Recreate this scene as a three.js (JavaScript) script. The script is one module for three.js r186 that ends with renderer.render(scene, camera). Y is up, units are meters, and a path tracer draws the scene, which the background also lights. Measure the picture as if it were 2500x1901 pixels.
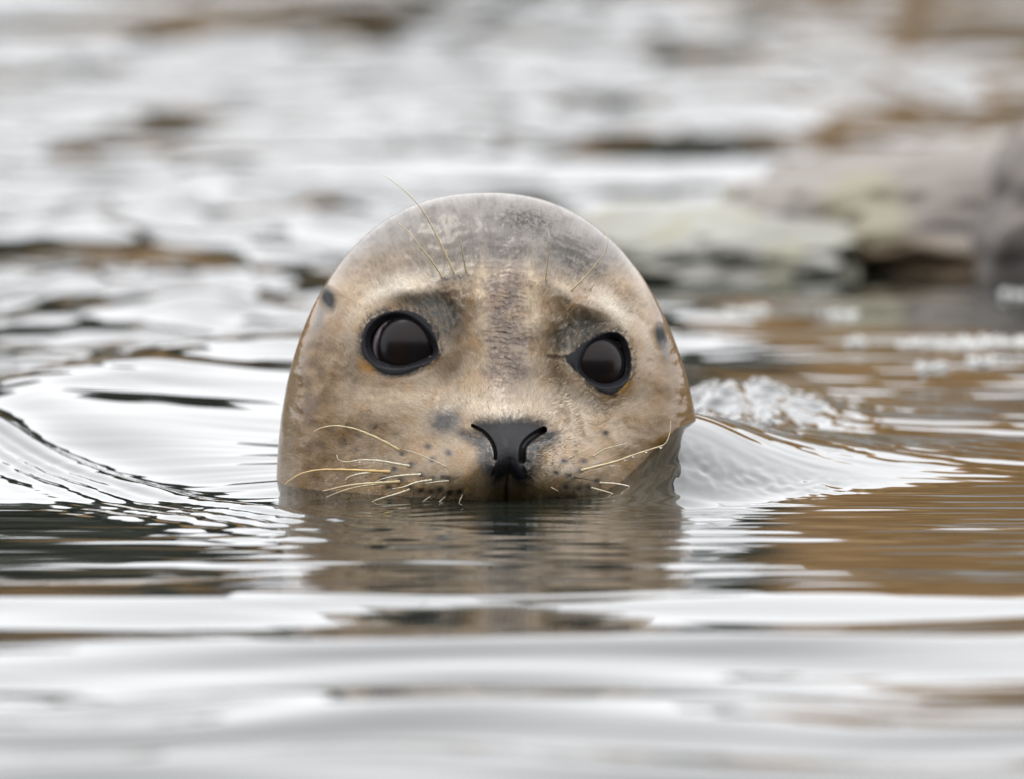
import * as THREE from 'three';
import { mergeGeometries } from 'three/addons/utils/BufferGeometryUtils.js';
import { createNoise2D, createNoise3D } from 'simplex-noise';

// ------------------------------------------------------------------ camera, sky, light
const scene = new THREE.Scene();
const DEP = 4.5 * Math.PI / 180;            // how steeply the lens looks down on the seal's nose
const S = 0.54 / 2210;                      // metres per picture unit at the seal
const DIST = 8.0, CAMH = DIST * Math.tan(DEP);
const camera = new THREE.PerspectiveCamera(2 * Math.atan(0.27 * 1901 / 2500 / Math.hypot(DIST, CAMH)) * 180 / Math.PI, 2500 / 1901, 0.1, 400);
camera.position.set(0, CAMH, DIST);
const pitch = DEP - 238 * S / Math.hypot(DIST, CAMH);
camera.lookAt(0, CAMH - DIST * Math.tan(pitch), 0);
camera.focus = 8.02;
camera.userData.fStop = 9.6;

const renderer = new THREE.WebGLRenderer({ antialias: true });
renderer.setSize(1024, 778);
renderer.toneMapping = THREE.LinearToneMapping;
renderer.toneMappingExposure = 1.1;
renderer.shadowMap.enabled = true;

function rng(seed) { let a = seed >>> 0; return () => { a = (a + 0x6d2b79f5) | 0; let t = Math.imul(a ^ (a >>> 15), 1 | a); t = (t + Math.imul(t ^ (t >>> 7), 61 | t)) ^ t; return ((t ^ (t >>> 14)) >>> 0) / 4294967296; }; }
const n2 = createNoise2D(rng(11)), n2b = createNoise2D(rng(23)), n3 = createNoise3D(rng(37));
const clamp = (x, a = 0, b = 1) => x < a ? a : x > b ? b : x;
const ss = (a, b, x) => { const t = clamp((x - a) / (b - a)); return t * t * (3 - 2 * t); };
const mix = (a, b, t) => a + (b - a) * t;
const mix3 = (a, b, t) => [mix(a[0], b[0], t), mix(a[1], b[1], t), mix(a[2], b[2], t)];

{ // overcast sky: even bright cloud, brighter overhead
  const W = 512, H = 256, d = new Float32Array(W * H * 4);
  for (let r = 0; r < H; r++) for (let c = 0; c < W; c++) {
    const up = ((r + 0.5) / H - 0.5) * Math.PI, az = (c + 0.5) / W * Math.PI * 2, y = Math.max(0, Math.sin(up));
    const dx = Math.cos(az) * Math.cos(up), dz = Math.sin(az) * Math.cos(up);
    const cl = 0.5 * n3(dx * 2.2, Math.sin(up) * 4, dz * 2.2) + 0.3 * n3(dx * 5, Math.sin(up) * 9 + 7, dz * 5);
    const L = (1.72 + 0.5 * y) * (1 + 0.07 * cl), i = (r * W + c) * 4;
    d[i] = L * 0.985; d[i + 1] = L * 0.995; d[i + 2] = L * 1.02; d[i + 3] = 1;
  }
  const t = new THREE.DataTexture(d, W, H, THREE.RGBAFormat, THREE.FloatType);
  t.mapping = THREE.EquirectangularReflectionMapping; t.magFilter = THREE.LinearFilter; t.needsUpdate = true;
  scene.background = t; scene.environment = t;
}
const sun = new THREE.DirectionalLight(0xfff6ea, 0.6);
sun.position.set(-2.5, 9, -2); sun.castShadow = true; sun.shadow.radius = 45;
Object.assign(sun.shadow.camera, { left: -3, right: 3, top: 3, bottom: -3, near: 0.1, far: 40 });
scene.add(sun, sun.target);

// ------------------------------------------------------------------ helpers
const tag = (o, label, category, group, kind) => { if (label) o.userData.label = label; if (category) o.userData.category = category; if (group) o.userData.group = group; if (kind) o.userData.kind = kind; return o; };
function mesh(name, geo, mat, parent) { const m = new THREE.Mesh(geo, mat); m.name = name; m.castShadow = m.receiveShadow = true; (parent || scene).add(m); return m; }
function gridGeo(nu, nv, fn, withColor) { // fn(i, j) -> [x, y, z, u, v, r, g, b]
  const pos = new Float32Array((nu * nv) * 3), uv = new Float32Array(nu * nv * 2), col = withColor ? new Float32Array(nu * nv * 3) : null;
  for (let j = 0, k = 0; j < nv; j++) for (let i = 0; i < nu; i++, k++) {
    const p = fn(i, j);
    pos[k * 3] = p[0]; pos[k * 3 + 1] = p[1]; pos[k * 3 + 2] = p[2]; uv[k * 2] = p[3]; uv[k * 2 + 1] = p[4];
    if (col) { col[k * 3] = p[5]; col[k * 3 + 1] = p[6]; col[k * 3 + 2] = p[7]; }
  }
  const idx = new Uint32Array((nu - 1) * (nv - 1) * 6);
  for (let j = 0, q = 0; j < nv - 1; j++) for (let i = 0; i < nu - 1; i++) {
    const a = j * nu + i, b = a + 1, c = a + nu, d = c + 1;
    idx[q++] = a; idx[q++] = b; idx[q++] = d; idx[q++] = a; idx[q++] = d; idx[q++] = c;
  }
  const g = new THREE.BufferGeometry();
  g.setAttribute('position', new THREE.BufferAttribute(pos, 3)); g.setAttribute('uv', new THREE.BufferAttribute(uv, 2));
  if (col) g.setAttribute('color', new THREE.BufferAttribute(col, 3));
  g.setIndex(new THREE.BufferAttribute(idx, 1)); g.computeVertexNormals();
  return g;
}

// ------------------------------------------------------------------ water
// Bow wave: the line of its foot, in plan (x along the picture, z towards the lens).
const bowZ = (x) => x < 0.02 ? 0.2 - 5.6 * (x - 0.02) * (x - 0.02) : 0.2 - 2.2 * (x - 0.02) * (x - 0.02);
function wave(x, z) {
  let h = 0;
  const far = Math.hypot(x, z), fade = 1 - ss(9, 30, far);
  // long low swells rolling in from the lens side
  const fg = ss(0.34, 0.95, z + 0.09 * n2(x * 1.8 + 6, 3)) * (1 - ss(6, 12, z));
  if (fg > 0) {
    const ph = (z - 0.46) + 0.075 * n2(x * 1.5 + 3, z * 0.6) + 0.10 * x + 0.03 * n2(x * 3.1, z * 1.3 + 9);
    const am = 0.0060 * (0.85 + 0.65 * n2b(x * 0.9 + 5, z * 1.1));
    h += fg * am * Math.sin(ph * 2 * Math.PI / 0.33) + fg * 0.0012 * (0.6 + n2(x * 1.5, z * 2 + 4)) * Math.sin(ph * 2 * Math.PI / 0.135 + 1.3 + 2 * n2(x * 2, z * 2));
    h += fg * (0.00008 * n2b(x * 9 + 4, z * 40) + 0.0009 * n2(x * 3.2, z * 8 + 20) + 0.00035 * n2b(x * 4 + 2, z * 22) * ss(0.1, 0.6, n2(x * 1.2 + 11, z * 1.5)));
  }
  // short ripples on the calm strip in front of the muzzle
  const calm = ss(-0.55, -0.2, z) * (1 - ss(0.4, 0.8, z));
  if (calm > 0) h += calm * (1 - 0.75 * ss(-0.1, -0.2, x)) * (1 - 0.6 * ss(0.08, 0.13, x)) * (1 + 0.9 * ss(0.02, 0.12, z) * ss(-0.5, 0.5, n2(x * 6 + 2, z * 7 + 5))) * (0.0005 * n2(x * 5, z * 22) + 0.00022 * n2b(x * 10, z * 58) + 0.0003 * n2(x * 2.5 + 8, z * 7));
  // capillary train ahead of the bow wave, sweeping round to the left
  {
    const d = z - bowZ(x), lf = ss(0.05, -0.16, x), amp = lf * ss(-0.03, 0.03, d) * (1 - ss(0.12, 0.3, d));
    if (amp > 0) h += amp * 0.00048 * (0.7 + 0.5 * n2(x * 3, z * 6 + 40)) * Math.sin(d * 2 * Math.PI / (0.05 - 0.03 * ss(0.3, 0, d) * 0.6) + 0.7 * n2(x * 4, z * 3));
    h += -0.004 * Math.exp(-(((d + 0.11) / 0.09) ** 2)) * ss(0.0, -0.1, x) + 0.003 * Math.exp(-(((d + 0.01) / 0.035) ** 2)) * lf;
  }
  // hollow beside the left cheek and the ridge behind it
  if (x < 0.1 && z < 0.2 && z > -1.6) {
    const w = ss(0.02, -0.12, x) * ss(-1.5, -0.9, z) * ss(0.2, -0.1, z), rz = -0.42 - 2.6 * (x + 0.28), d = z - rz;
    h += w * (0.020 * ss(0.02 - rz * 0 + 0.02, rz, z) * (d > 0 ? 1 : 1 - ss(0.05, 0.6, -d)) + 0.006 / (1 + Math.exp(d / 0.04)) * (1 - ss(0.1, 0.5, -d)));
    h += w * 0.0016 * n2(x * 5, z * 4) + w * ss(0.02, -0.12, d) * 0.0006 * n2b(x * 24, z * 16);
  }
  // water heaped over the shoulder, right of the head
  if (x > 0.0) {
    const rz = -0.14 - 1.35 * Math.max(0, x - 0.09) + 1.6 * Math.max(0, x - 0.09) ** 2 * 1.3, d = z - rz;
    const hh = (0.022 * Math.exp(-(((x - 0.085) / 0.05) ** 2)) + 0.013 * Math.exp(-(((x - 0.1) / 0.11) ** 2))) * ss(0.04, 0.092, x) + 0.004 * ss(0.1, 0.2, x) * Math.exp(-x * 2);
    const f = d > 0 ? (d < 0.21 ? (1 - (d / 0.21) ** 2) ** 2 : 0) : Math.exp(-((d / 0.16) ** 2));
    h += hh * f + f * ss(0.08, 0.14, x) * (0.00035 * n2(x * 12 + z * 8, z * 30 - x * 14) + 0.00010 * n2b(x * 30 + z * 10, z * 80 - x * 30));
    // crinkled rim where the sheet meets the calm strip
    const fr = Math.exp(-(((z - (-0.03 - 0.55 * (x - 0.1))) / 0.035) ** 2)) * ss(0.06, 0.1, x) * (1 - ss(0.15, 0.2, x));
    h += fr * (0.0005 * n2(x * 90, z * 40) + 0.0003 * n2b(x * 150, z * 60));
    h += ss(0.12, 0.2, x) * ss(-0.3, -0.45, z) * ss(-1.0, -0.85, z) * (0.0016 * n2(x * 3, z * 9 + 2) + 0.0008 * n2b(x * 7, z * 17));
    // froth churned up behind the shoulder
    const m = Math.exp(-(((x - 0.135) / 0.05) ** 2) - (((z + 0.62) / 0.12) ** 2)) + 0.7 * Math.exp(-(((x - 0.1) / 0.06) ** 2) - (((z + 0.4) / 0.12) ** 2));
    if (m > 0.01) h += m * (0.013 + 0.008 * Math.abs(n2(x * 22, z * 6)) + 0.0030 * Math.abs(n2b(x * 50, z * 15)) + 0.0009 * Math.abs(n2(x * 120, z * 44 + 5)));
  }
  // choppy water behind, calmer in the lee of the rocks on the right
  const back = ss(-0.25, -1.3, z);
  if (back > 0 && fade > 0) {
    const lee = 1 - 0.9 * ss(0.09, 0.2, x) * ss(-1.9, -1.75, z) * ss(-0.85, -1.05, z), b = 1.2 * back * fade * lee;
    const wx = x + 0.1 * n2(x * 1.1, z * 0.8), wz = z + 0.12 * n2b(x * 0.9 + 4, z * 0.9), patch = 0.35 + 0.85 * ss(-0.45, 0.45, n2(x * 2.1 + 7, z * 1.1 + 3));
    h += b * (0.0075 * n2(wx * 1.7, wz * 2.2) + patch * (0.0036 * n2b(wx * 4.4 + 1.2 * wz, wz * 4.6) + 0.0019 * n2(wx * 9.5, wz * 8.5 + 3) + 0.0008 * n2b(wx * 19, wz * 16)));
    h += back * fade * (1 - lee) * 0.0006 * n2(x * 6, z * 22);
  }
  return h;
}
{
  const axis = (parts) => { const a = []; for (const [lo, hi, n] of parts) for (let i = 0; i < n; i++) a.push(lo + (hi - lo) * i / n); a.push(parts[parts.length - 1][1]); return a; };
  const geo = (lo, hi, n, dir) => { const a = []; for (let i = 0; i < n; i++) a.push(dir * lo * Math.pow(hi / lo, i / (n - 1))); return a; };
  const xs = [...geo(0.375, 120, 70, -1).reverse(), ...axis([[-0.37, 0.37, 580]]), ...geo(0.375, 120, 70, 1)];
  const zs = [...geo(7.05, 160, 50, -1).reverse(), ...axis([[-7, -1.3, 330], [-1.3, 2.0, 640]]), ...geo(2.02, 80, 60, 1)];
  const g = gridGeo(xs.length, zs.length, (i, j) => { const x = xs[i], z = zs[zs.length - 1 - j]; return [x, wave(x, z), z, x, z]; });
  const m = new THREE.MeshPhysicalMaterial({ color: new THREE.Color().setRGB(0.012, 0.015, 0.012), roughness: 0.03, ior: 1.333 });
  tag(mesh('water', g, m), 'rippled grey-green water around the swimming seal', 'water', null, 'structure');
}

// ------------------------------------------------------------------ far bank that the water mirrors
{
  const g = gridGeo(220, 60, (i, j) => {
    const x = (i / 219 - 0.5) * 60, v = j / 59, top = 2.68 + 0.25 * n2(x * 0.35, 1) + 0.15 * n2(x * 1.7, 2);
    const b = 0.5 * n2(x * 0.9, v * 3) + 0.22 * n2b(x * 3, v * 8);
    const y = -0.4 + v * (top + 0.4), z = -21 - v * 1.6 + b;
    const c = 0.5 + 0.5 * n2b(x * 1.3, v * 4), k = 0.6 + 0.4 * n2(x * 4, v * 9);
    const col = mix3([0.018, 0.022, 0.015], [0.042, 0.042, 0.027], c * k);
    return [x, y, z, x, y, ...col];
  }, true);
  tag(mesh('shore_bank', g, new THREE.MeshStandardMaterial({ vertexColors: true, roughness: 0.95 })), 'dark overgrown shore bank beyond the water', 'bank', null, 'structure');
}
{ // unseen dark shore, added behind the viewer to darken eyes and nose
  const g = gridGeo(200, 60, (i, j) => {
    const x = -(i / 199 - 0.5) * 70, v = j / 59, top = 10.5 + 0.9 * n2(x * 0.1, 31) + 0.25 * n2(x * 0.35, 12), b = (0.9 * n2(x * 0.4, v * 4 + 50) + 0.4 * n2b(x * 1.4, v * 11)) * (1 - 0.8 * v);
    const k = 0.5 + 0.5 * n2b(x * 0.9, v * 6 + 9);
    return [x, -0.4 + v * (top + 0.4), 21 + v * 2.5 + 0.012 * x * x * -1 + b, x, v * 9, ...mix3([0.02, 0.026, 0.016], [0.05, 0.055, 0.034], k)];
  }, true);
  tag(mesh('shore_bank_001', g, new THREE.MeshStandardMaterial({ vertexColors: true, roughness: 0.95 })), 'unseen dark shore added behind the viewer for the eyes and nose to mirror', 'bank', null, 'structure');
}
function rockGeo(seed, rx, ry, rz, rough, paint, nu = 120, nv = 70, pw = 2.6) {
  const nn = createNoise3D(rng(seed));
  const g = gridGeo(nu, nv, (i, j) => {
    const th = i / (nu - 1) * Math.PI * 2, ph = (j / (nv - 1) - 0.5) * Math.PI;
    let dx = Math.cos(th) * Math.cos(ph), dy = Math.sin(ph), dz = -Math.sin(th) * Math.cos(ph);
    const r = 1 / Math.pow(Math.abs(dx) ** pw + Math.abs(dy) ** pw + Math.abs(dz) ** pw, 1 / pw);
    const edge = i === nu - 1 ? 1 : dx;
    const k = r * (1 + rough * (0.6 * nn(edge * 1.6, dy * 1.6, dz * 1.6) + 0.3 * nn(edge * 4, dy * 4, dz * 4) + 0.12 * nn(edge * 11, dy * 11, dz * 11)));
    const p = [dx * k * rx, dy * k * ry, dz * k * rz];
    return [...p, th * rx, ph * ry, ...paint(p[0], p[1], p[2], nn)];
  }, true);
  return g;
}
const rockMat = new THREE.MeshStandardMaterial({ vertexColors: true, roughness: 0.8 });
{
  const tan = (x, y, z, nn) => {
    const ring = Math.hypot((x + 0.62) / 0.34, (y - 0.35) / 0.28) + 0.25 * nn(x * 2.5, y * 2.5, 3);
    const spot = Math.exp(-(((ring - 0.15) / 0.55) ** 2)), band = 0.5 + 0.5 * nn(x * 0.7, y * 3.2, 1), fleck = 0.5 + 0.5 * nn(x * 5, y * 5, z * 5);
    return mix3(mix3([0.46, 0.265, 0.085], [0.20, 0.105, 0.032], clamp(band * 1.1 - 0.1)), [0.085, 0.048, 0.022], clamp(spot * 0.8 + 0.15 * fleck));
  };
  const r = mesh('boulder', rockGeo(5, 1.5, 2.2, 0.9, 0.05, tan, 140, 110, 5), rockMat);  // unseen stand-in for whatever brown thing the water mirrors
  r.position.set(1.98, 0.55, -18.6);
  tag(r, 'tall tan stand-in, unseen, for the ring-marked brown thing mirrored right of the seal', 'boulder');
  {
    const b = mesh('boulder_001', rockGeo(66, 1.1, 1.25, 0.4, 0.12, (px, py, pz, nn) => mix3([0.34, 0.33, 0.31], [0.20, 0.19, 0.175], clamp(0.5 + 0.6 * nn(px * 2.5, py * 3, pz * 3))), 90, 50), rockMat);  // unseen, added to keep the brown reflection off the far water
    b.position.set(1.55, -0.08, -17.3); tag(b, 'added pale grey boulder, unseen, hiding the foot of the tall tan one from the far water', 'boulder');
  }
  const spots = [[-1.55, 0.62, 0.85, 61], [-0.55, 0.45, 0.62, 62], [-2.7, 0.8, 1.2, 63], [0.15, 0.30, 0.40, 64]];
  const words = ['low brown shore boulder at the foot of the dark bank, between two larger ones', 'small brown shore boulder at the foot of the dark bank', 'broad brown shore boulder, the largest low one at the foot of the bank', 'smallest brown shore boulder beside the tall tan one'];
  spots.forEach(([x, rx, ry, sd], i) => {
    const b = mesh('shore_boulder' + (i ? '_00' + i : ''), rockGeo(sd, rx, ry + 0.25, 0.4, 0.16, (px, py, pz, nn) => mix3([0.34, 0.19, 0.06], [0.15, 0.09, 0.035], clamp(0.5 + 0.6 * nn(px * 3, py * 4, pz * 3))), 70, 40), rockMat);
    b.position.set(x, 0, -17.2); tag(b, words[i], 'boulder', 'brown boulders along the far bank');
  });
}
// low rocks awash behind the seal, right of the picture
{
  const grey = (x, y, z, nn) => {
    const up = 0.5 + 0.5 * nn(x * 9, y * 14, z * 3), a = mix3([0.13, 0.112, 0.098], [0.23, 0.21, 0.19], clamp(up));
    const moss = ss(0.25, 0.6, nn(x * 7 + 4, y * 6, z * 4)), weed = ss(0.024, 0.004, y + 0.012 * nn(x * 12, 3, z * 5));
    return mix3(mix3(a, [0.23, 0.215, 0.14], moss * 0.7), [0.13, 0.085, 0.045], weed * 0.9);
  };
  const a = mesh('awash_rock', rockGeo(71, 0.27, 0.07, 0.24, 0.14, grey, 160, 90), rockMat);
  a.position.set(0.41, 0.0, -2.15);
  tag(a, 'grey-brown low rock awash behind the seal with dark weed at its foot', 'rock');
  const pale = (x, y, z, nn) => mix3(mix3([0.30, 0.295, 0.265], [0.21, 0.205, 0.18], clamp(0.5 + 0.7 * nn(x * 14, y * 14, z * 4))), [0.23, 0.22, 0.15], 0.7 * ss(0.15, 0.6, nn(x * 16 + 7, y * 14, z * 6)));
  const b = mesh('awash_rock_001', rockGeo(72, 0.115, 0.032, 0.16, 0.16, pale, 120, 70), rockMat);
  b.position.set(0.125, 0.0, -2.02);
  tag(b, 'pale low rock with olive lichen just behind the seal head', 'rock');
  const c = mesh('awash_rock_002', rockGeo(73, 0.10, 0.085, 0.12, 0.16, (x, y, z, nn) => mix3([0.09, 0.085, 0.085], [0.19, 0.165, 0.15], clamp(0.5 + 0.6 * nn(x * 12, y * 12, z * 6))), 100, 60), rockMat);
  c.position.set(0.405, 0.012, -1.95);
  tag(c, 'dark wet hump of rock lying before the grey-brown rock', 'rock');
}

// ------------------------------------------------------------------ the seal
// Own axes: x right, y up, z out of the face; the group leans back so that z points up at the lens by the same 4.5 degrees.
const X = (px) => (px - 1105) * S, Y = (py) => (1078 - py) * S;
const spline = (pts, closed, n) => { const c = new THREE.CatmullRomCurve3(pts.map(([a, b]) => new THREE.Vector3(a, b, 0)), closed, 'centripetal'); return c.getPoints(n).map((p) => [p.x, p.y]); };
const z1 = (a) => a.map(([x, y]) => [(850 + x * 0.1369) * 0.884, (720 + y * 0.1369) * 0.884]);
const z2 = (a) => a.map(([x, y]) => [(1310 + x * 0.1369) * 0.884, (760 + y * 0.1369) * 0.884]);
const z3 = (a) => a.map(([x, y]) => [(1120 + x * 0.1429) * 0.884, (990 + y * 0.1429) * 0.884]);
const z4 = (a) => a.map(([x, y]) => [(650 + x * 0.2715) * 0.884, (850 + y * 0.2715) * 0.884]);
const z5 = (a) => a.map(([x, y]) => [(1100 + x * 0.2715) * 0.884, (900 + y * 0.2715) * 0.884]);
const z6 = (a) => a.map(([x, y]) => [(650 + x * 0.25) * 0.884, (430 + y * 0.25) * 0.884]);
const z7 = (a) => a.map(([x, y]) => [(1150 + x * 0.2797) * 0.884, (430 + y * 0.2797) * 0.884]);
function region(pts, closed = true, n = 72) { // signed distance (inside negative) to a closed outline, or distance to an open line
  const p = spline(pts, closed, n); let lo = [1e9, 1e9], hi = [-1e9, -1e9];
  for (const q of p) { lo = [Math.min(lo[0], q[0]), Math.min(lo[1], q[1])]; hi = [Math.max(hi[0], q[0]), Math.max(hi[1], q[1])]; }
  const f = (x, y) => {
    const out = Math.max(lo[0] - x, x - hi[0], lo[1] - y, y - hi[1]);
    if (out > 60) return out;
    let d = 1e9, inside = false;
    for (let i = 0; i < p.length - 1; i++) {
      const [ax, ay] = p[i], [bx, by] = p[i + 1], ex = bx - ax, ey = by - ay, t = clamp(((x - ax) * ex + (y - ay) * ey) / (ex * ex + ey * ey + 1e-9)), qx = ax + ex * t - x, qy = ay + ey * t - y;
      d = Math.min(d, qx * qx + qy * qy);
      if (closed && (ay > y) !== (by > y) && x < ax + (y - ay) * ex / (by - ay)) inside = !inside;
    }
    d = Math.sqrt(d);
    return closed && inside ? -d : d;
  };
  f.centre = [(lo[0] + hi[0]) / 2, (lo[1] + hi[1]) / 2];
  return f;
}
const eyeL = { inner: region(z1([[385, 900], [400, 720], [500, 560], [650, 450], [840, 410], [1020, 450], [1180, 550], [1330, 690], [1430, 830], [1500, 1010], [1380, 1090], [1150, 1150], [900, 1200], [680, 1190], [520, 1130], [430, 1030]])), outer: region(z1([[200, 880], [230, 650], [340, 450], [560, 310], [800, 250], [1060, 250], [1260, 330], [1430, 470], [1540, 680], [1600, 900], [1620, 1050], [1500, 1190], [1250, 1310], [1000, 1410], [760, 1440], [540, 1370], [370, 1230], [240, 1080]])), gx: 0.32, gy: -0.22, side: -1 };
const eyeR = { inner: region(z2([[830, 980], [900, 800], [1000, 640], [1150, 540], [1330, 470], [1470, 500], [1540, 640], [1590, 830], [1590, 1020], [1540, 1150], [1400, 1220], [1200, 1240], [1020, 1170], [880, 1080]])), outer: region(z2([[640, 900], [700, 680], [850, 530], [1050, 430], [1250, 340], [1430, 330], [1580, 420], [1670, 580], [1710, 780], [1720, 980], [1690, 1150], [1620, 1310], [1480, 1430], [1300, 1480], [1100, 1390], [900, 1250], [740, 1080]])), gx: -0.45, gy: -0.22, side: 1 };
const tearDuct = region(z2([[720, 690], [600, 750], [420, 790], [280, 780], [140, 780], [280, 820], [450, 850], [560, 910], [640, 990], [740, 1080]]), true, 50);
const nosePad = region(z3([[300, 310], [520, 290], [850, 280], [1100, 265], [1400, 320], [1475, 400], [1310, 480], [1160, 580], [1070, 700], [1040, 850], [1050, 960], [1100, 1060], [1120, 1230], [1000, 1270], [900, 1180], [850, 1130], [780, 1210], [600, 1240], [600, 1150], [645, 1050], [645, 880], [620, 720], [530, 540], [420, 430], [310, 370]]), true, 110);
const slitL = region(z3([[235, 335], [330, 385], [420, 440], [520, 540], [600, 680], [630, 820], [628, 900]]), false, 40);
const slitR = region(z3([[1450, 410], [1360, 460], [1260, 525], [1170, 600], [1105, 690], [1085, 800], [1080, 930]]), false, 40);
const philtrum = region(z3([[863, 930], [856, 1010], [845, 1100], [815, 1300], [800, 1640]]), false, 30);
const cheekPtsL = [[560, 735], [612, 700], [690, 668], [770, 650], [850, 642], [950, 636], [1100, 634]], cheekPtsR = [[560, 1370], [610, 1394], [690, 1424], [790, 1452], [880, 1468], [1100, 1472]];
const lineX = (p, y) => { let i = 0; while (i < p.length - 2 && y > p[i + 1][0]) i++; return mix(p[i][1], p[i + 1][1], clamp((y - p[i][0]) / (p[i + 1][0] - p[i][0]))); };
const follicles = [...z4([[1300, 1045], [1145, 1090], [1390, 1130], [1205, 1180], [1500, 1165], [1640, 1170], [1295, 1250], [1045, 1180], [1100, 1250], [1390, 1280], [1490, 1290], [1560, 1270], [1650, 1300], [1740, 1290], [1490, 1000], [1450, 880], [1640, 940], [1220, 940], [1590, 1160]]), ...z5([[1160, 910], [1020, 830], [1075, 965], [950, 940], [1030, 1065], [1150, 1075], [1240, 1060], [1320, 1005], [1200, 830], [1400, 575]])];
const specks = z4([[690, 820], [695, 870], [740, 720], [705, 680], [840, 780], [590, 730], [790, 900], [430, 540], [960, 710], [980, 690], [840, 910], [500, 880], [370, 860]]);
const G = (x, y, cx, cy, sx, sy, rot = 0) => { const c = Math.cos(rot), s = Math.sin(rot), dx = x - cx, dy = y - cy, u = (dx * c + dy * s) / sx, v = (-dx * s + dy * c) / sy; return Math.exp(-u * u - v * v); };

// Head as a full, slightly squared egg; the face is raised on it.
const CX = X(1048), HW = 0.1125, HH = 0.1645, DF = 0.088, NP = 2.25, BACK = -0.13;
function eyeWeight(e, px, py) { return ss(62, 6, e.outer(px, py)); }
function relief(px, py, full = true) {
  let d = 0;
  d += 0.046 * G(px, py, 1094, 1012, 170, 128) + 0.016 * G(px, py, 1094, 965, 95, 85);           // muzzle and nose tip
  d += 0.015 * G(px, py, 945, 1038, 95, 54) + 0.014 * G(px, py, 1235, 1040, 85, 52);              // whisker pads
  d += 0.010 * G(px, py, 1092, 790, 75, 190);                                                     // bridge
  d += 0.0095 * G(px, py, 880, 632, 100, 34, -0.22) + 0.0105 * G(px, py, 1278, 658, 88, 32, 0.5) - 0.0016 * G(px, py, 880, 582, 110, 22, -0.22) - 0.0018 * G(px, py, 1310, 610, 90, 20, 0.5);   // brows
  d -= 0.0100 * G(px, py, 990, 770, 46, 80) + 0.0100 * G(px, py, 1193, 780, 40, 76);                // inner corners
  d += 0.004 * G(px, py, 800, 890, 110, 60) + 0.003 * G(px, py, 1390, 920, 70, 60);               // cheeks
  d -= 0.0018 * G(px, py, 1080, 520, 30, 70);
  d += 0.0011 * n2(px * 0.011, py * 0.011) + (full ? ss(-4, 14, nosePad(px, py)) * 0.0003 * n2b(px * 0.035, py * 0.035) + ss(520, 640, py) * (0.00007 * n2(px * 0.13, py * 0.13) + 0.00003 * n2b(px * 0.3, py * 0.3)) : 0);
  if (full) {
    if (px < 760) d -= 0.0022 * ss(12, -22, px - lineX(cheekPtsL, py)) * ss(640, 760, py);
    if (px > 1340) d -= 0.0010 * ss(12, -22, lineX(cheekPtsR, py) - px) * ss(600, 680, py);
    const sl = slitL(px, py), sr = slitR(px, py), ph = philtrum(px, py), np = nosePad(px, py);
    d += 0.0020 * ss(10, -10, np) + 0.0016 * ss(-6, -34, np);
    d -= 0.0065 * ss(4.5, 0.8, sl) * ss(1016, 985, py) + 0.0095 * ss(9.5, 2.5, sr) * ss(1020, 985, py) + 0.0010 * Math.exp(-((ph / 4) ** 2)) + 0.0012 * Math.exp(-((ph / 16) ** 2));
    d += 0.0036 * Math.exp(-(((sl - 20) / 14) ** 2)) * ss(0, 6, np) * ss(915, 950, py) + 0.0036 * Math.exp(-(((sr - 24) / 14) ** 2)) * ss(0, 6, np) * ss(915, 950, py); // nostril wings
    for (const [fx, fy] of follicles) { const q = (px - fx) ** 2 + (py - fy) ** 2; if (q < 400) d -= 0.0007 * Math.exp(-q / 30); }
    d += 0.0045 * G(px, py, 712, 620, 24, 20) - 0.006 * G(px, py, 697, 648, 10, 22, -0.3);           // ear holes
    d += 0.0045 * G(px, py, 1426, 706, 15, 20) - 0.003 * G(px, py, 1434, 728, 7, 14);
    // tight scale-like wrinkles down the bridge
    const st = G(px, py, 1093, 720, 52, 190);
    if (st > 0.03) { const row = py / 11 + 0.4 * n2(px * 0.03, py * 0.02) + 0.35 * n2b(Math.floor(px / 16) * 7.7, py * 0.004), k = row - Math.floor(row); d += st * 0.0009 * (k - 0.5) * (0.6 + 0.6 * n2b(px * 0.05, Math.floor(row) * 3.1)); }
    d += 0.0005 * ss(45, 10, tearDuct(px, py)) - 0.0020 * ss(3, -4, tearDuct(px, py));
  }
  return d;
}
function baseZ(x, y) { const q = (Math.abs(x - CX) / HW) ** NP + (Math.abs(y) / HH) ** NP, r = Math.pow(q, 1 / NP); return BACK + DF * Math.sqrt(Math.max(0, 1 - r * r)); }
for (const e of [eyeL, eyeR]) { e.c = e.inner.centre; e.z0 = baseZ(X(e.c[0]), Y(e.c[1])) + relief(e.c[0], e.c[1], false) + 0.0022; e.plane = (px, py) => e.z0 + e.gx * X(px) - e.gx * X(e.c[0]) + e.gy * (Y(py) - Y(e.c[1])); }
function faceZ(px, py, bz) { // surface height out of the face, given that of the egg
  let z = bz + relief(px, py);
  for (const e of [eyeL, eyeR]) {
    const o = e.outer(px, py);
    if (o > 62) continue;
    const w = ss(62, 4, o), i = e.inner(px, py);
    z = mix(z, e.plane(px, py), w);
    z += 0.0011 * ss(26, -3, o) - 0.0034 * ss(16, 0, i) * ss(4, -4, o);     // lid
    z -= 0.0006 * Math.exp(-(((o - 6) / 8) ** 2));                                              // crease round the lid
    z -= 0.016 * ss(1.5, -5, i);                                                                // opening
  }
  return z;
}
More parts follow.
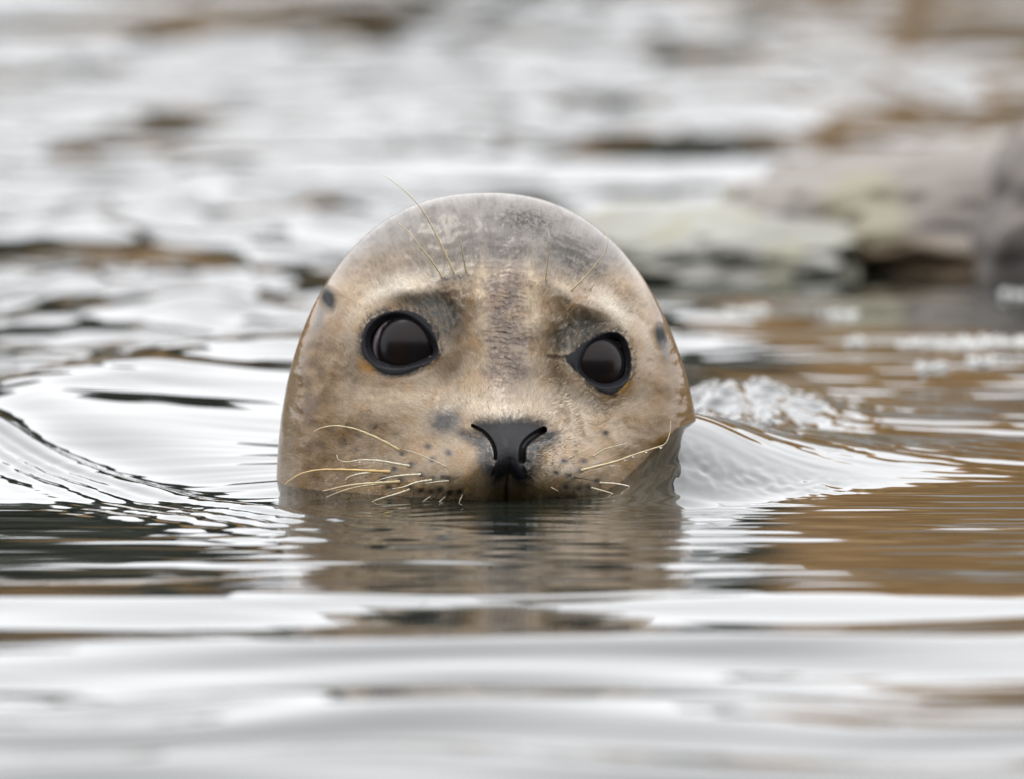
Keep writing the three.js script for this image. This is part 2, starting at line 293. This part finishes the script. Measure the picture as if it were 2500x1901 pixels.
function paint(px, py) { // coat colours (linear)
  const A = n2(px * 0.006, py * 0.006), B = n2b(px * 0.02, py * 0.02), C = n2(px * 0.06 + 9, py * 0.06), D = n2b(px * 0.16, py * 0.16);
  const rx = px - 1094, ry = py - 985, rr = Math.hypot(rx, ry), an = Math.atan2(ry, rx);
  const st = 0.6 * n2(an * 46, rr * 0.018) + 0.5 * n2b(an * 110, rr * 0.03) * ss(60, 200, rr);     // hair lying away from the nose
  let c = [0.43, 0.335, 0.245];
  c = mix3(c, [0.52, 0.43, 0.335], clamp(0.5 + B) * 0.5);
  c = mix3(c, [0.36, 0.215, 0.095], ss(0.0, 0.6, n2(px * 0.013 + 30, py * 0.013) + 0.4 * C) * ss(560, 640, py) * 0.55);
  c = mix3(c, [0.21, 0.195, 0.188], ss(640, 520, py + 40 * A + 18 * B));                                     // greyer crown
  c = mix3(c, [0.095, 0.088, 0.086], ss(640, 540, py) * ss(-0.1, 0.8, B * 0.6 + C * 0.4 + 0.35 * A + 0.35 * D) * 0.75);   // crown mottling
  c = mix3(c, [0.034, 0.028, 0.025], clamp(1.3 * G(px, py, 1142, 466, 54, 26, 0.1)) * ss(-0.8, 0.5, 0.6 * C + 0.8 * D + 0.5 * n2(px * 0.3, py * 0.3))); // dark blot on the crown
  c = mix3(c, [0.05, 0.047, 0.045], ss(0.3, 0.7, G(px, py, 1245, 545, 85, 42, 0.6) * (0.75 + 0.5 * n2(px * 0.022 + py * 0.014, py * 0.06 - px * 0.03) + 0.35 * D + 0.25 * n2b(px * 0.3, py * 0.3))) * 0.75);
  c = mix3(c, [0.34, 0.265, 0.20], 0.75 * G(px, py, 830, 570, 105, 40, -0.3) + 0.6 * G(px, py, 1330, 640, 60, 60));
  c = mix3(c, [0.185, 0.100, 0.022], clamp(1.6 * G(px, py, 625, 920, 125, 260) + 1.6 * G(px, py, 1490, 910, 95, 270)) * (0.85 + 0.25 * B)); // brown cheeks, deepened at the edges with painted form shading
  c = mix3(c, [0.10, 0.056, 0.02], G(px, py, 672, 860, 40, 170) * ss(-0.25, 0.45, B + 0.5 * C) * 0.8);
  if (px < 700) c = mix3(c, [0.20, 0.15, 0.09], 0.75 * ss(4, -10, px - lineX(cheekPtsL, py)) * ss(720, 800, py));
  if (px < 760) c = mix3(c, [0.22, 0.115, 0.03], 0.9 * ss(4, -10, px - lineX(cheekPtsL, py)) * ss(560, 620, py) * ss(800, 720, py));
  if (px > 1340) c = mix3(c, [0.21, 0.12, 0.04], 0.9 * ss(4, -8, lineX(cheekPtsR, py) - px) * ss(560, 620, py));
  c = mix3(c, [0.17, 0.115, 0.05], G(px, py, 830, 960, 120, 50) * ss(-0.3, 0.6, B + 0.4 * C) * 0.4);
  c = mix3(c, [0.165, 0.115, 0.048], clamp(1.15 * G(px, py, 930, 1034, 118, 44) + 0.8 * G(px, py, 1240, 1045, 80, 40)) * (0.65 + 0.35 * B));  // olive pads
  c = mix3(c, [0.40, 0.235, 0.07], clamp(G(px, py, 860, 1052, 90, 18) + G(px, py, 1012, 1035, 14, 36) + G(px, py, 1172, 980, 20, 16) * 0.8 + 0.6 * G(px, py, 1180, 1050, 30, 18)) * (0.55 + 0.4 * C));
  c = mix3(c, [0.40, 0.25, 0.12], 0.7 * G(px, py, 1014, 955, 14, 30) * (0.6 + 0.5 * C));
  c = mix3(c, [0.62, 0.55, 0.47], 0.75 * clamp(G(px, py, 1090, 885, 110, 28) + G(px, py, 1000, 840, 90, 45) * 0.5 + G(px, py, 1210, 860, 70, 60) * 0.5));  // pale muzzle top
  c = mix3(c, [0.60, 0.55, 0.48], 0.8 * clamp(G(px, py, 850, 618, 80, 24, -0.3) + G(px, py, 1320, 660, 60, 22, 0.85)));                                  // pale brows, the right one with its ridge highlight painted in
  const line = 1091 + 6 * ss(600, 880, py), half = 40 + 9 * n2(py * 0.015, 5) + 5 * C + 8 * ss(640, 820, py), sw = ss(half + 20, half - 18, Math.abs(px - line)) * ss(530, 620, py + 14 * C) * ss(895, 800, py + 16 * B + 10 * C);
  c = mix3(c, [0.66, 0.55, 0.42], 0.85 * clamp(G(px, py, 1038, 620, 12, 55, 0.08) + G(px, py, 1152, 640, 14, 70, -0.08)));
  c = mix3(c, [0.145, 0.108, 0.090], sw * clamp(0.82 + 0.35 * B + 0.3 * C + 0.2 * D));                                    // dark stripe down the bridge
  if (sw > 0.02) { const row = py / 11 + 0.4 * n2(px * 0.03, py * 0.02) + 0.35 * n2b(Math.floor(px / 16) * 7.7, py * 0.004), k = row - Math.floor(row); c = mix3(c, [0.46, 0.41, 0.38], sw * ss(0.70, 0.97, k) * ss(-0.3, 0.5, n2b(px * 0.05, Math.floor(row) * 3.1) + 0.3 * D) * 0.8); }
  // grey fur round the eyes
  c = mix3(c, [0.062, 0.062, 0.058], clamp(1.35 * G(px, py, 955, 682, 38, 66, -0.3) + 0.8 * G(px, py, 905, 652, 70, 20, 0.25)) * clamp(0.9 + 0.45 * C + 0.3 * st));
  c = mix3(c, [0.055, 0.055, 0.048], clamp(1.35 * G(px, py, 1255, 710, 58, 32, -0.2) + 0.8 * G(px, py, 1215, 745, 36, 26)) * clamp(0.9 + 0.5 * C + 0.3 * st));
  c = mix3(c, [0.16, 0.15, 0.13], 0.6 * clamp(G(px, py, 760, 770, 22, 60) + G(px, py, 1265, 862, 80, 16, 0.45)) * clamp(0.7 + 0.5 * C));
  c = mix3(c, [0.062, 0.062, 0.066], clamp(1.3 * G(px, py, 965, 908, 34, 29) * clamp(1.0 + 0.4 * C + 0.3 * D)));                  // grey patch beside the nose
  c = mix3(c, [0.30, 0.20, 0.06], 0.9 * G(px, py, 1092, 1060, 95, 20) * clamp(0.8 + 0.4 * C));
  c = mix3(c, [0.032, 0.032, 0.037], clamp((ss(48, 22, slitL(px, py)) + ss(48, 22, slitR(px, py))) * ss(918, 936, py) + 0.9 * G(px, py, 1068, 1040, 24, 22) + 0.9 * G(px, py, 1126, 1036, 24, 22) + 0.6 * G(px, py, 1100, 905, 70, 12) * (0.5 + C)) * clamp(1.05 + 0.5 * n2(px * 0.035, py * 0.16) + 0.3 * D));
  // speckle and hair
  const dots = ss(0.62, 0.85, n2(px * 0.10 + 40, py * 0.10)) * G(px, py, 1060, 860, 190, 120);
  c = mix3(c, [0.12, 0.09, 0.06], dots * 0.85);
  const k = 1 + 0.16 * st + 0.10 * C + 0.10 * D + 0.08 * A;
  c = [c[0] * 1.02, c[1] * 0.98, c[2] * 0.9].map((v) => v * clamp(k, 0.45, 1.7));
  for (const [fx, fy] of follicles) { const q = (px - fx) ** 2 / 1.6 + (py - fy) ** 2; if (q < 400) c = mix3(c, [0.028, 0.024, 0.020], Math.exp(-q / 55) * 0.95); }
  for (const [fx, fy] of specks) { const q = (px - fx) ** 2 + (py - fy) ** 2 / 2; if (q < 200) c = mix3(c, [0.05, 0.04, 0.03], Math.exp(-q / 22) * 0.8); }
  // brow follicles, ears, orange crust under the eyes
  c = mix3(c, [0.05, 0.048, 0.045], clamp(G(px, py, 992, 594, 26, 7, -0.2) * 1.2 + G(px, py, 958, 600, 9, 8) + G(px, py, 964, 632, 8, 7) + G(px, py, 934, 592, 6, 5) + G(px, py, 1185, 612, 8, 5) + G(px, py, 1206, 624, 12, 6, 0.6) + G(px, py, 1222, 640, 6, 12) * 0.8) * clamp(0.75 + 0.6 * D + 0.4 * C));
  c = mix3(c, [0.03, 0.03, 0.03], clamp(G(px, py, 702, 638, 15, 27, -0.35) * 1.5 + G(px, py, 1430, 720, 11, 28, -0.2) * 1.5));
  c = mix3(c, [0.12, 0.125, 0.13], 0.8 * clamp(G(px, py, 684, 682, 12, 34, 0.25) + G(px, py, 1440, 750, 7, 26, -0.15)));
  for (const e of [eyeL, eyeR]) {
    const o = e.outer(px, py); if (o > 30) continue;
    const i = e.inner(px, py);
    c = mix3(c, [0.006, 0.006, 0.008], ss(6 + 7 * C + 5 * D, -3, o));
    if (i < 0) c = [0.004, 0.004, 0.005];
    else if (o < 0) c = mix3(c, [0.012, 0.012, 0.016], ss(0, 6, i) * ss(-2, -8, o) * 0.8);
  }
  const crL = clamp(G(px, py, 793, 796, 20, 9, 0.75) * 1.4), crR = clamp(G(px, py, 1347, 838, 18, 6, -0.75) * 1.4);
  if (eyeL.outer(px, py) > -3) c = mix3(c, [0.42, 0.20, 0.03], crL * clamp(0.7 + 0.6 * C));
  if (eyeR.outer(px, py) > -3) c = mix3(c, [0.42, 0.24, 0.05], crR * clamp(0.7 + 0.6 * C));
  c = mix3(c, [0.013, 0.013, 0.016], ss(4 + 3 * C, -1, tearDuct(px, py)));
  const np = nosePad(px, py);
  if (np < 34) c = mix3(c, [0.010, 0.010, 0.013], ss(7 + 5 * C + (14 + 10 * D) * ss(945, 915, py), -5, np));
  const slit = Math.max(ss(4, 1.2, slitL(px, py)), ss(9, 4, slitR(px, py)));
  c = mix3(c, [0.006, 0.006, 0.007], slit);
  c = mix3(c, [0.02, 0.017, 0.014], 0.85 * Math.exp(-((philtrum(px, py) / 4.5) ** 2)));
  return c;
}
const seal = new THREE.Group(); seal.name = 'seal'; scene.add(seal);
seal.rotation.x = -DEP;
tag(seal, 'wet tan and grey seal with large dark eyes, its muzzle at the waterline', 'seal');
{
  // dense columns round the part above water, few below; dense rows on the face, few on the back of the head
  const ths = [], phs = [];
  for (let i = 0; i <= 1000; i++) ths.push((-14 + 208 * i / 1000) * Math.PI / 180);
  for (let i = 1; i <= 60; i++) ths.push((194 + 152 * i / 60) * Math.PI / 180);
  for (let j = 0; j <= 470; j++) phs.push(0.004 + (1.62 - 0.004) * Math.pow(j / 470, 0.92));
  for (let j = 1; j <= 40; j++) phs.push(1.62 + (3.13 - 1.62) * j / 40);
  const nu = ths.length, nv = phs.length;
  const g = gridGeo(nu, nv, (i, j) => {
    const th = ths[i], ph = phs[j], c = Math.cos(th), s = Math.sin(th);
    const q = 1 / Math.pow((Math.abs(c) / HW) ** NP + (Math.abs(s) / HH) ** NP, 1 / NP), r = Math.sin(ph) * q * (1 + 0.022 * Math.exp(-(((th - 0.33) / 0.34) ** 2)));
    const x = CX + c * r, y = s * r, front = ph < Math.PI / 2;
    let z = BACK + Math.cos(ph) * (front ? DF : 0.15);
    const px = 1105 + x / S, py = 1078 - y / S;
    let col = [0.2, 0.15, 0.1];
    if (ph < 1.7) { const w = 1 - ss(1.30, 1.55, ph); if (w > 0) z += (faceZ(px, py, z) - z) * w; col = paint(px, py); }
    return [x, y, z, th * 0.12, ph * 0.12, ...col];
  }, true);
  // trunk trailing away under the water
  const nb = 48, nl = 60;
  const tg = gridGeo(nb, nl, (i, j) => {
    const t = j / (nl - 1), a = -i / (nb - 1) * Math.PI * 2, R = (0.02 + 0.15 * Math.pow(Math.sin(Math.PI * (0.16 + 0.8 * t)), 0.8)) * (1 - ss(0.85, 1, t) * 0.8);
    const cx = CX + 0.05 * t + 0.5 * t * t, cy = -0.055 - 0.22 * ss(0, 0.5, t), cz = -0.14 - 1.15 * t;
    const v = 0.16 + 0.05 * n2(a * 3, t * 20);
    return [cx + Math.cos(a) * R, cy + Math.sin(a) * R * 0.85, cz, t * 1.2, a * 0.15, v * 1.2, v * 0.9, v * 0.6];
  }, true);
  // fine hair relief, lying away from the nose
  const W = 512, px = new Uint8Array(W * W * 4), a = new Float32Array(W * W);
  for (let y = 0; y < W; y++) for (let x = 0; x < W; x++) {
    const u = x / W * Math.PI * 2, cu = Math.cos(u), su = Math.sin(u), v = y / W * Math.PI * 2, cv = Math.cos(v), sv = Math.sin(v);
    a[y * W + x] = 0.55 * n3(cu * 14 + cv * 0.7, su * 14 + sv * 0.7, 3 + cv * 1.1) + 0.45 * n3(cu * 34 + sv * 1.5, su * 34 + cv * 1.5, 9 + sv * 1.3) + 0.2 * n3(cu * 4 + cv * 4, su * 4 + sv * 4, 1);
  }
  for (let k = 0; k < W * W; k++) { const v = Math.round(clamp(0.5 + 0.42 * a[k]) * 255); px[k * 4] = px[k * 4 + 1] = px[k * 4 + 2] = v; px[k * 4 + 3] = 255; }
  const bt = new THREE.DataTexture(px, W, W); bt.magFilter = THREE.LinearFilter; bt.wrapS = bt.wrapT = THREE.RepeatWrapping; bt.repeat.set(60, 26); bt.needsUpdate = true;
  const fur = new THREE.MeshPhysicalMaterial({ vertexColors: true, roughness: 0.6, specularIntensity: 0.35, clearcoat: 0.62, clearcoatRoughness: 0.12, bumpMap: bt, bumpScale: 0.0003, ior: 1.4 });
  const skin = new THREE.MeshPhysicalMaterial({ vertexColors: true, roughness: 0.5, specularIntensity: 0.45, clearcoat: 0.12, clearcoatRoughness: 0.2, bumpMap: bt, bumpScale: 0.0002, ior: 1.4 });
  const all = mergeGeometries([g, tg]), id = all.index.array, P = all.attributes.position.array, furry = [], bare = [];
  for (let k = 0; k < id.length; k += 3) {
    const a = id[k] * 3, x = 1105 + P[a] / S, y = 1078 - P[a + 1] / S;
    const isBare = G(x, y, 704, 640, 24, 34) > 0.4 || G(x, y, 1428, 722, 18, 34) > 0.4 || P[a + 2] > -0.12 && x > 760 && x < 1380 && y > 650 && y < 1070 && (nosePad(x, y) < 2 || eyeL.outer(x, y) < 1 || eyeR.outer(x, y) < 1 || tearDuct(x, y) < 1 || slitL(x, y) < 4 || slitR(x, y) < 8);
    (isBare ? bare : furry).push(id[k], id[k + 1], id[k + 2]);
  }
  all.setIndex(new THREE.BufferAttribute(new Uint32Array(furry.length + bare.length), 1)); all.index.array.set(furry); all.index.array.set(bare, furry.length);
  all.clearGroups(); all.addGroup(0, furry.length, 0); all.addGroup(furry.length, bare.length, 1);
  mesh('body', all, [fur, skin], seal);
}
// eyes
const eyeMat = new THREE.MeshPhysicalMaterial({ vertexColors: true, roughness: 0.22, ior: 1.33, specularIntensity: 0.7 });
for (const e of [eyeL, eyeR]) {
  const R = e === eyeL ? 0.0225 : 0.0195, n = new THREE.Vector3(-e.gx, -e.gy, 1).normalize(), c = new THREE.Vector3(X(e.c[0]), Y(e.c[1]), e.z0).addScaledVector(n, -(R - 0.0030));
  const g = new THREE.SphereGeometry(R, 72, 48), p = g.attributes.position, col = new Float32Array(p.count * 3), v = new THREE.Vector3();
  const gaze = new THREE.Vector3(e === eyeL ? 0.12 : 0.20, 0.0, 1).normalize();
  for (let i = 0; i < p.count; i++) {
    v.fromBufferAttribute(p, i).normalize();
    const a = Math.acos(clamp(v.dot(gaze), -1, 1)) * 180 / Math.PI;
    let k = [0.010, 0.008, 0.009];
    k = mix3(k, [0.018, 0.009, 0.007], ss(10, 26, a) * ss(44, 34, a) * (0.6 + 0.4 * n3(v.x * 6, v.y * 6, v.z * 6)));
    k = mix3(k, [0.36, 0.29, 0.31], ss(66, 69, a));
    col.set(k, i * 3);
  }
  g.setAttribute('color', new THREE.BufferAttribute(col, 3));
  const m = mesh('eye', g, eyeMat, seal); m.position.copy(c);
  if (e === eyeL) m.userData.label = 'large round dark brown eye'; else m.userData.label = 'dark eye narrowed by its lid, seen more from the side';
}
// whiskers
const whiskMat = [[0.76, 0.63, 0.38], [0.82, 0.75, 0.57], [0.76, 0.53, 0.22]].map((c) => new THREE.MeshPhysicalMaterial({ color: new THREE.Color().setRGB(...c), roughness: 0.3, clearcoat: 0.5, clearcoatRoughness: 0.15 }));
const darkHair = new THREE.MeshStandardMaterial({ color: new THREE.Color().setRGB(0.05, 0.04, 0.03), roughness: 0.4 });
const dropMat = new THREE.MeshPhysicalMaterial({ color: 0xffffff, roughness: 0.02, transmission: 1, thickness: 0.002, ior: 1.333 });
const surfZ = (px, py) => faceZ(px, py, baseZ(X(px), Y(py)));
function whisker(name, pts, r0, mat, opt = {}) {
  const root = pts[0], zr = surfZ(...root), P = [];
  let zl = zr - 0.001;
  pts.forEach(([px, py], k) => {
    const t = k / (pts.length - 1), sz = surfZ(px, py), want = zr + (opt.out ?? 0.012) * Math.sin(t * Math.PI * 0.6);
    const z = k === 0 ? zl : Math.max(want - (opt.fall ?? 0.0) * t, sz + 0.0025 + 0.002 * t);
    P.push(new THREE.Vector3(X(px), Y(py), z)); zl = z;
  });
  const curve = new THREE.CatmullRomCurve3(P, false, 'centripetal'), N = 70, M = 7, fr = curve.computeFrenetFrames(N, false), pos = [], idx = [];
  for (let i = 0; i <= N; i++) {
    const t = i / N, c = curve.getPointAt(t), r = r0 * 1.35 * (1 - 0.82 * t) * (1 + (opt.bead ?? 0.14) * Math.sin(t * 46));
    for (let k = 0; k < M; k++) { const a = k / M * Math.PI * 2, v = c.clone().addScaledVector(fr.normals[i], Math.cos(a) * r).addScaledVector(fr.binormals[i], Math.sin(a) * r); pos.push(v.x, v.y, v.z); }
  }
  for (let i = 0; i < N; i++) for (let k = 0; k < M; k++) { const a = i * M + k, b = i * M + (k + 1) % M; idx.push(a, b, b + M, a, b + M, a + M); }
  const g = new THREE.BufferGeometry(); g.setAttribute('position', new THREE.Float32BufferAttribute(pos, 3)); g.setIndex(idx); g.computeVertexNormals();
  const w = mesh(name, g, mat, seal);
  for (const t of opt.drops ?? []) { const d = mesh('droplet', new THREE.SphereGeometry(0.0008, 12, 8), dropMat, w); d.position.copy(curve.getPointAt(t)); d.position.y -= 0.0003; d.scale.set(1, 1.2, 1); }
}
{
  const [a, b, o] = whiskMat;
  for (const [pts, r, m, op] of [
    [[[1190, 910], [1050, 830], [900, 760], [760, 710], [600, 690], [480, 710], [420, 740]], 0.00062, a],
    [[[1290, 1055], [1150, 1030], [1000, 1005], [850, 1000], [700, 1015], [640, 990], [630, 950]], 0.00055, b, { drops: [0.35, 0.5, 0.68] }],
    [[[1110, 1105], [900, 1095], [650, 1085], [450, 1090], [300, 1125], [190, 1190], [150, 1225]], 0.00068, o],
    [[[1390, 1130], [1200, 1140], [1060, 1165], [980, 1195]], 0.0005, b],
    [[[1200, 1195], [1000, 1205], [750, 1225], [500, 1280]], 0.00062, a],
    [[[1190, 1205], [900, 1228], [700, 1270], [530, 1335]], 0.0005, a],
    [[[1490, 1180], [1350, 1200], [1220, 1245], [1130, 1260]], 0.00048, b],
    [[[1640, 1190], [1540, 1195], [1430, 1210]], 0.00045, b],
    [[[1290, 1265], [1150, 1310], [1010, 1350], [930, 1385]], 0.0005, b],
    [[[940, 1110], [800, 1130], [720, 1160], [705, 1180]], 0.0006, b],
    [[[1480, 1325], [1390, 1385]], 0.0003, b], [[[1610, 1330], [1535, 1395]], 0.0003, b], [[[1765, 1310], [1730, 1390]], 0.0003, b],
    [[[1620, 1060], [1450, 980], [1330, 930], [1230, 905]], 0.0003, b, { out: 0.006 }],
  ]) whisker('whisker', z4(pts), r, m, op);
  for (const [pts, r, m, op] of [
    [[[1170, 912], [1350, 865], [1500, 825], [1650, 770], [1800, 720], [1930, 670], [1970, 590], [1985, 460]], 0.00056, a, { drops: [0.42, 0.5, 0.62, 0.75] }],
    [[[1285, 785], [1400, 715], [1500, 685], [1595, 660]], 0.0004, b], [[[1080, 800], [1160, 750], [1270, 700]], 0.00036, b],
    [[[1340, 1022], [1500, 1030], [1620, 1055], [1780, 1105]], 0.0005, b], [[[1265, 1065], [1400, 1100], [1515, 1135]], 0.00045, b],
    [[[895, 1060], [970, 1095]], 0.0003, b], [[[1430, 870], [1530, 870]], 0.0003, b], [[[1110, 970], [1250, 995], [1330, 1020]], 0.0003, darkHair],
  ]) whisker('whisker', z5(pts), r, m, op);
  const br = { out: 0.02, bead: 0.05 };
  for (const [pts, r] of [[[[1835, 940], [1720, 690], [1600, 450], [1500, 290], [1350, 130], [1180, 0], [1130, -30]], 0.0005], [[[1720, 980], [1600, 800], [1500, 680], [1380, 530], [1270, 430], [1200, 340]], 0.0004], [[[1950, 930], [1910, 720], [1870, 540], [1830, 420]], 0.00038]]) whisker('brow_whisker', z6(pts), r, a, br);
  for (const [pts, r] of [[[[650, 910], [670, 740], [690, 600], [690, 510], [670, 460]], 0.0004], [[[870, 990], [1000, 870], [1100, 750], [1180, 650], [1200, 520], [1150, 410]], 0.0004], [[[1050, 970], [1095, 910]], 0.0003]]) whisker('brow_whisker', z7(pts), r, a, br);
}

// water climbing the cheek, bubbles and foam
const waterMat = scene.getObjectByName('water').material;
{
  const line = [[1352, 1062], [1366, 1040], [1384, 1014], [1412, 986], [1440, 962], [1456, 940]].map(([px, py]) => new THREE.Vector3(X(px), Y(py), surfZ(px, py) + 0.0008));
  const curve = new THREE.CatmullRomCurve3(line), N = 60, M = 12, g = gridGeo(M + 1, N + 1, (i, j) => {
    const t = j / N, c = curve.getPointAt(t), a = i / M * Math.PI * 2, r = 0.0019 * (1 + 0.35 * n2(t * 7, 4) + 0.8 * Math.exp(-(((t - 0.08) / 0.07) ** 2)) + 0.6 * Math.exp(-(((t - 0.8) / 0.07) ** 2)));
    return [c.x + Math.cos(a) * r * 1.2, c.y + Math.sin(a) * r, c.z + (Math.sin(a) - Math.cos(a)) * r * 0.45, t, i / M];
  });
  const w = mesh('water_rivulet', g, waterMat); w.rotation.x = -DEP;
  tag(w, 'thin ridge of water climbing the cheek of the seal beside its muzzle', 'water');
  const bub = new THREE.MeshPhysicalMaterial({ color: 0xffffff, roughness: 0.03, transmission: 1, thickness: 0, ior: 1.333 });
  [[706, 1040, 0.0023], [727, 1036, 0.0026], [745, 1043, 0.0016]].forEach(([px, py, r], i) => {
    const b = mesh('water_bubble' + (i ? '_00' + i : ''), new THREE.SphereGeometry(r, 24, 16), bub), p = new THREE.Vector3(X(px), Y(py), surfZ(px, py) + r * 0.8).applyEuler(seal.rotation);
    b.position.copy(p); tag(b, 'tiny clear bubble at the waterline beside the whiskers', 'bubble', 'bubbles beside the whiskers');
  });
  const foam = new THREE.MeshPhysicalMaterial({ color: new THREE.Color().setRGB(0.8, 0.8, 0.78), roughness: 0.25, transmission: 0.25, thickness: 0 });
  const R = rng(7), spots = [[1600, 690, 4], [1630, 682, 3], [1812, 684, 5], [2016, 792, 4], [2112, 782, 3], [2150, 776, 3], [2190, 640, 4], [1960, 746, 3], [2000, 744, 5], [2060, 742, 6], [2110, 741, 6], [2165, 739, 6], [2205, 742, 5], [1850, 742, 3]];
  spots.forEach(([px, py, n], i) => {
    const d = CAMH / Math.tan(DEP + (py - 1078) * S / 8.025), x = (px - 1105) * S * d / 8, z = 8 - d, parts = [];
    for (let k = 0; k < n * 9; k++) { const r = 0.0006 + 0.0016 * R() * R(), b = new THREE.SphereGeometry(r, 14, 10); b.translate((R() - 0.5) * 0.0045 * n, r * 0.3 + 0.0012 * R(), (R() - 0.5) * 0.012 * n); parts.push(b); }
    const f = mesh('foam_clump' + (i ? '_' + String(i).padStart(3, '0') : ''), mergeGeometries(parts), foam);
    f.position.set(x, wave(x, z), z); tag(f, i > 6 && i < 13 ? 'white foam bubbles strung in a line across the brown water' : 'lone small clump of white foam bubbles floating behind the seal', 'foam', i > 6 && i < 13 ? 'foam line behind the seal' : 'lone foam clumps behind the seal');
  });
}
// short wet hair of the face, lying back from the nose
{
  const R = rng(99), N = 90000, hair = new THREE.ConeGeometry(1, 1, 3, 1, true); hair.rotateX(Math.PI / 2); hair.translate(0, 0, 0.5); hair.scale(1, 0.6, 1);
  const im = new THREE.InstancedMesh(hair, new THREE.MeshPhysicalMaterial({ color: 0xffffff, roughness: 0.42, ior: 1.5 }), N);
  const M = new THREE.Matrix4(), p0 = new THREE.Vector3(), p1 = new THREE.Vector3(), ax = new THREE.Vector3(), ay = new THREE.Vector3(), az = new THREE.Vector3(), col = new THREE.Color();
  let k = 0;
  for (let tries = 0; k < N && tries < N * 4; tries++) {
    const px = 600 + R() * 900, py = 440 + R() * 650, tone = R(), r = Math.pow((Math.abs(X(px) - CX) / HW) ** NP + (Math.abs(Y(py)) / HH) ** NP, 1 / NP), u = R(), v = R(), w = R();
    if (r > 0.95 || u > 1.1 - 0.75 * ss(640, 500, py) - 0.5 * ss(0.8, 0.95, r)) continue;
    if (nosePad(px, py) < (py < 928 ? -5 : 3) || slitL(px, py) < 7 || slitR(px, py) < 10 || tearDuct(px, py) < 1) continue;
    if (Math.abs(px - 1093) < 47 + 8 * n2(py * 0.03, 2) && py > 560 && py < 860 && v < 0.985) continue;
    if (follicles.some(([a, b]) => (px - a) ** 2 + (py - b) ** 2 < 100)) continue;
    if (G(px, py, 985, 596, 42, 12, -0.2) > 0.4 || G(px, py, 1206, 626, 26, 14, 0.6) > 0.4 || G(px, py, 700, 646, 30, 44) > 0.4 || G(px, py, 1430, 724, 20, 40) > 0.4) continue;
    const ol = eyeL.outer(px, py), or = eyeR.outer(px, py); if (ol < -3 || or < -3) continue;
    let dx = px - 1094, dy = py - 985; const rr = Math.hypot(dx, dy) + 1e-6; dx /= rr; dy /= rr;
    const tw = 0.55 * n2(px * 0.008, py * 0.008) + 0.35 * (v - 0.5) * 2, cs = Math.cos(tw), sn = Math.sin(tw); [dx, dy] = [dx * cs - dy * sn, dx * sn + dy * cs];
    for (const [e, o] of [[eyeL, ol], [eyeR, or]]) if (o < 40) { // hair parts round the lids
      let ex = px - e.c[0], ey = py - e.c[1]; const el = Math.hypot(ex, ey); ex /= el; ey /= el; const q = ss(40, 4, o), dt = dx * ex + dy * ey; if (dt < 0.2) { dx += ex * (0.2 - dt) * q; dy += ey * (0.2 - dt) * q; }
    }
    const l = Math.hypot(dx, dy), len = (8 + 11 * w) * (rr < 130 ? 0.7 : 1); dx /= l; dy /= l;
    const qx = px + dx * len, qy = py + dy * len;
    if (eyeL.outer(qx, qy) < -11 || eyeR.outer(qx, qy) < -11 || (nosePad(qx, qy) < -2 && py > 928)) continue;
    if (follicles.some(([a, b]) => (qx - a) ** 2 + (qy - b) ** 2 < 60 || ((px + qx) / 2 - a) ** 2 + ((py + qy) / 2 - b) ** 2 < 60)) continue;
    const z0 = surfZ(px, py); p0.set(X(px), Y(py), z0 - 0.0003); p1.set(X(qx), Y(qy), surfZ(qx, qy) + 0.0002 + 0.0006 * u * u);
    az.subVectors(p1, p0); const L = az.length(); if (L > 0.012) continue;
    ax.set(0, 0, 1).cross(az).normalize(); ay.crossVectors(az, ax).normalize();
    const t = 0.00011 + 0.00009 * v;
    M.makeBasis(ax.multiplyScalar(t), ay.multiplyScalar(t), az).setPosition(p0); im.setMatrixAt(k, M);
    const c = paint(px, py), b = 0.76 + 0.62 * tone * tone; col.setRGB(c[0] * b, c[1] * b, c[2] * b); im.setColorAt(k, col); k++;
  }
  im.count = k; im.name = 'fur'; im.castShadow = im.receiveShadow = true; tag(im, null, null, null, 'stuff'); seal.add(im);
}
renderer.render(scene, camera);
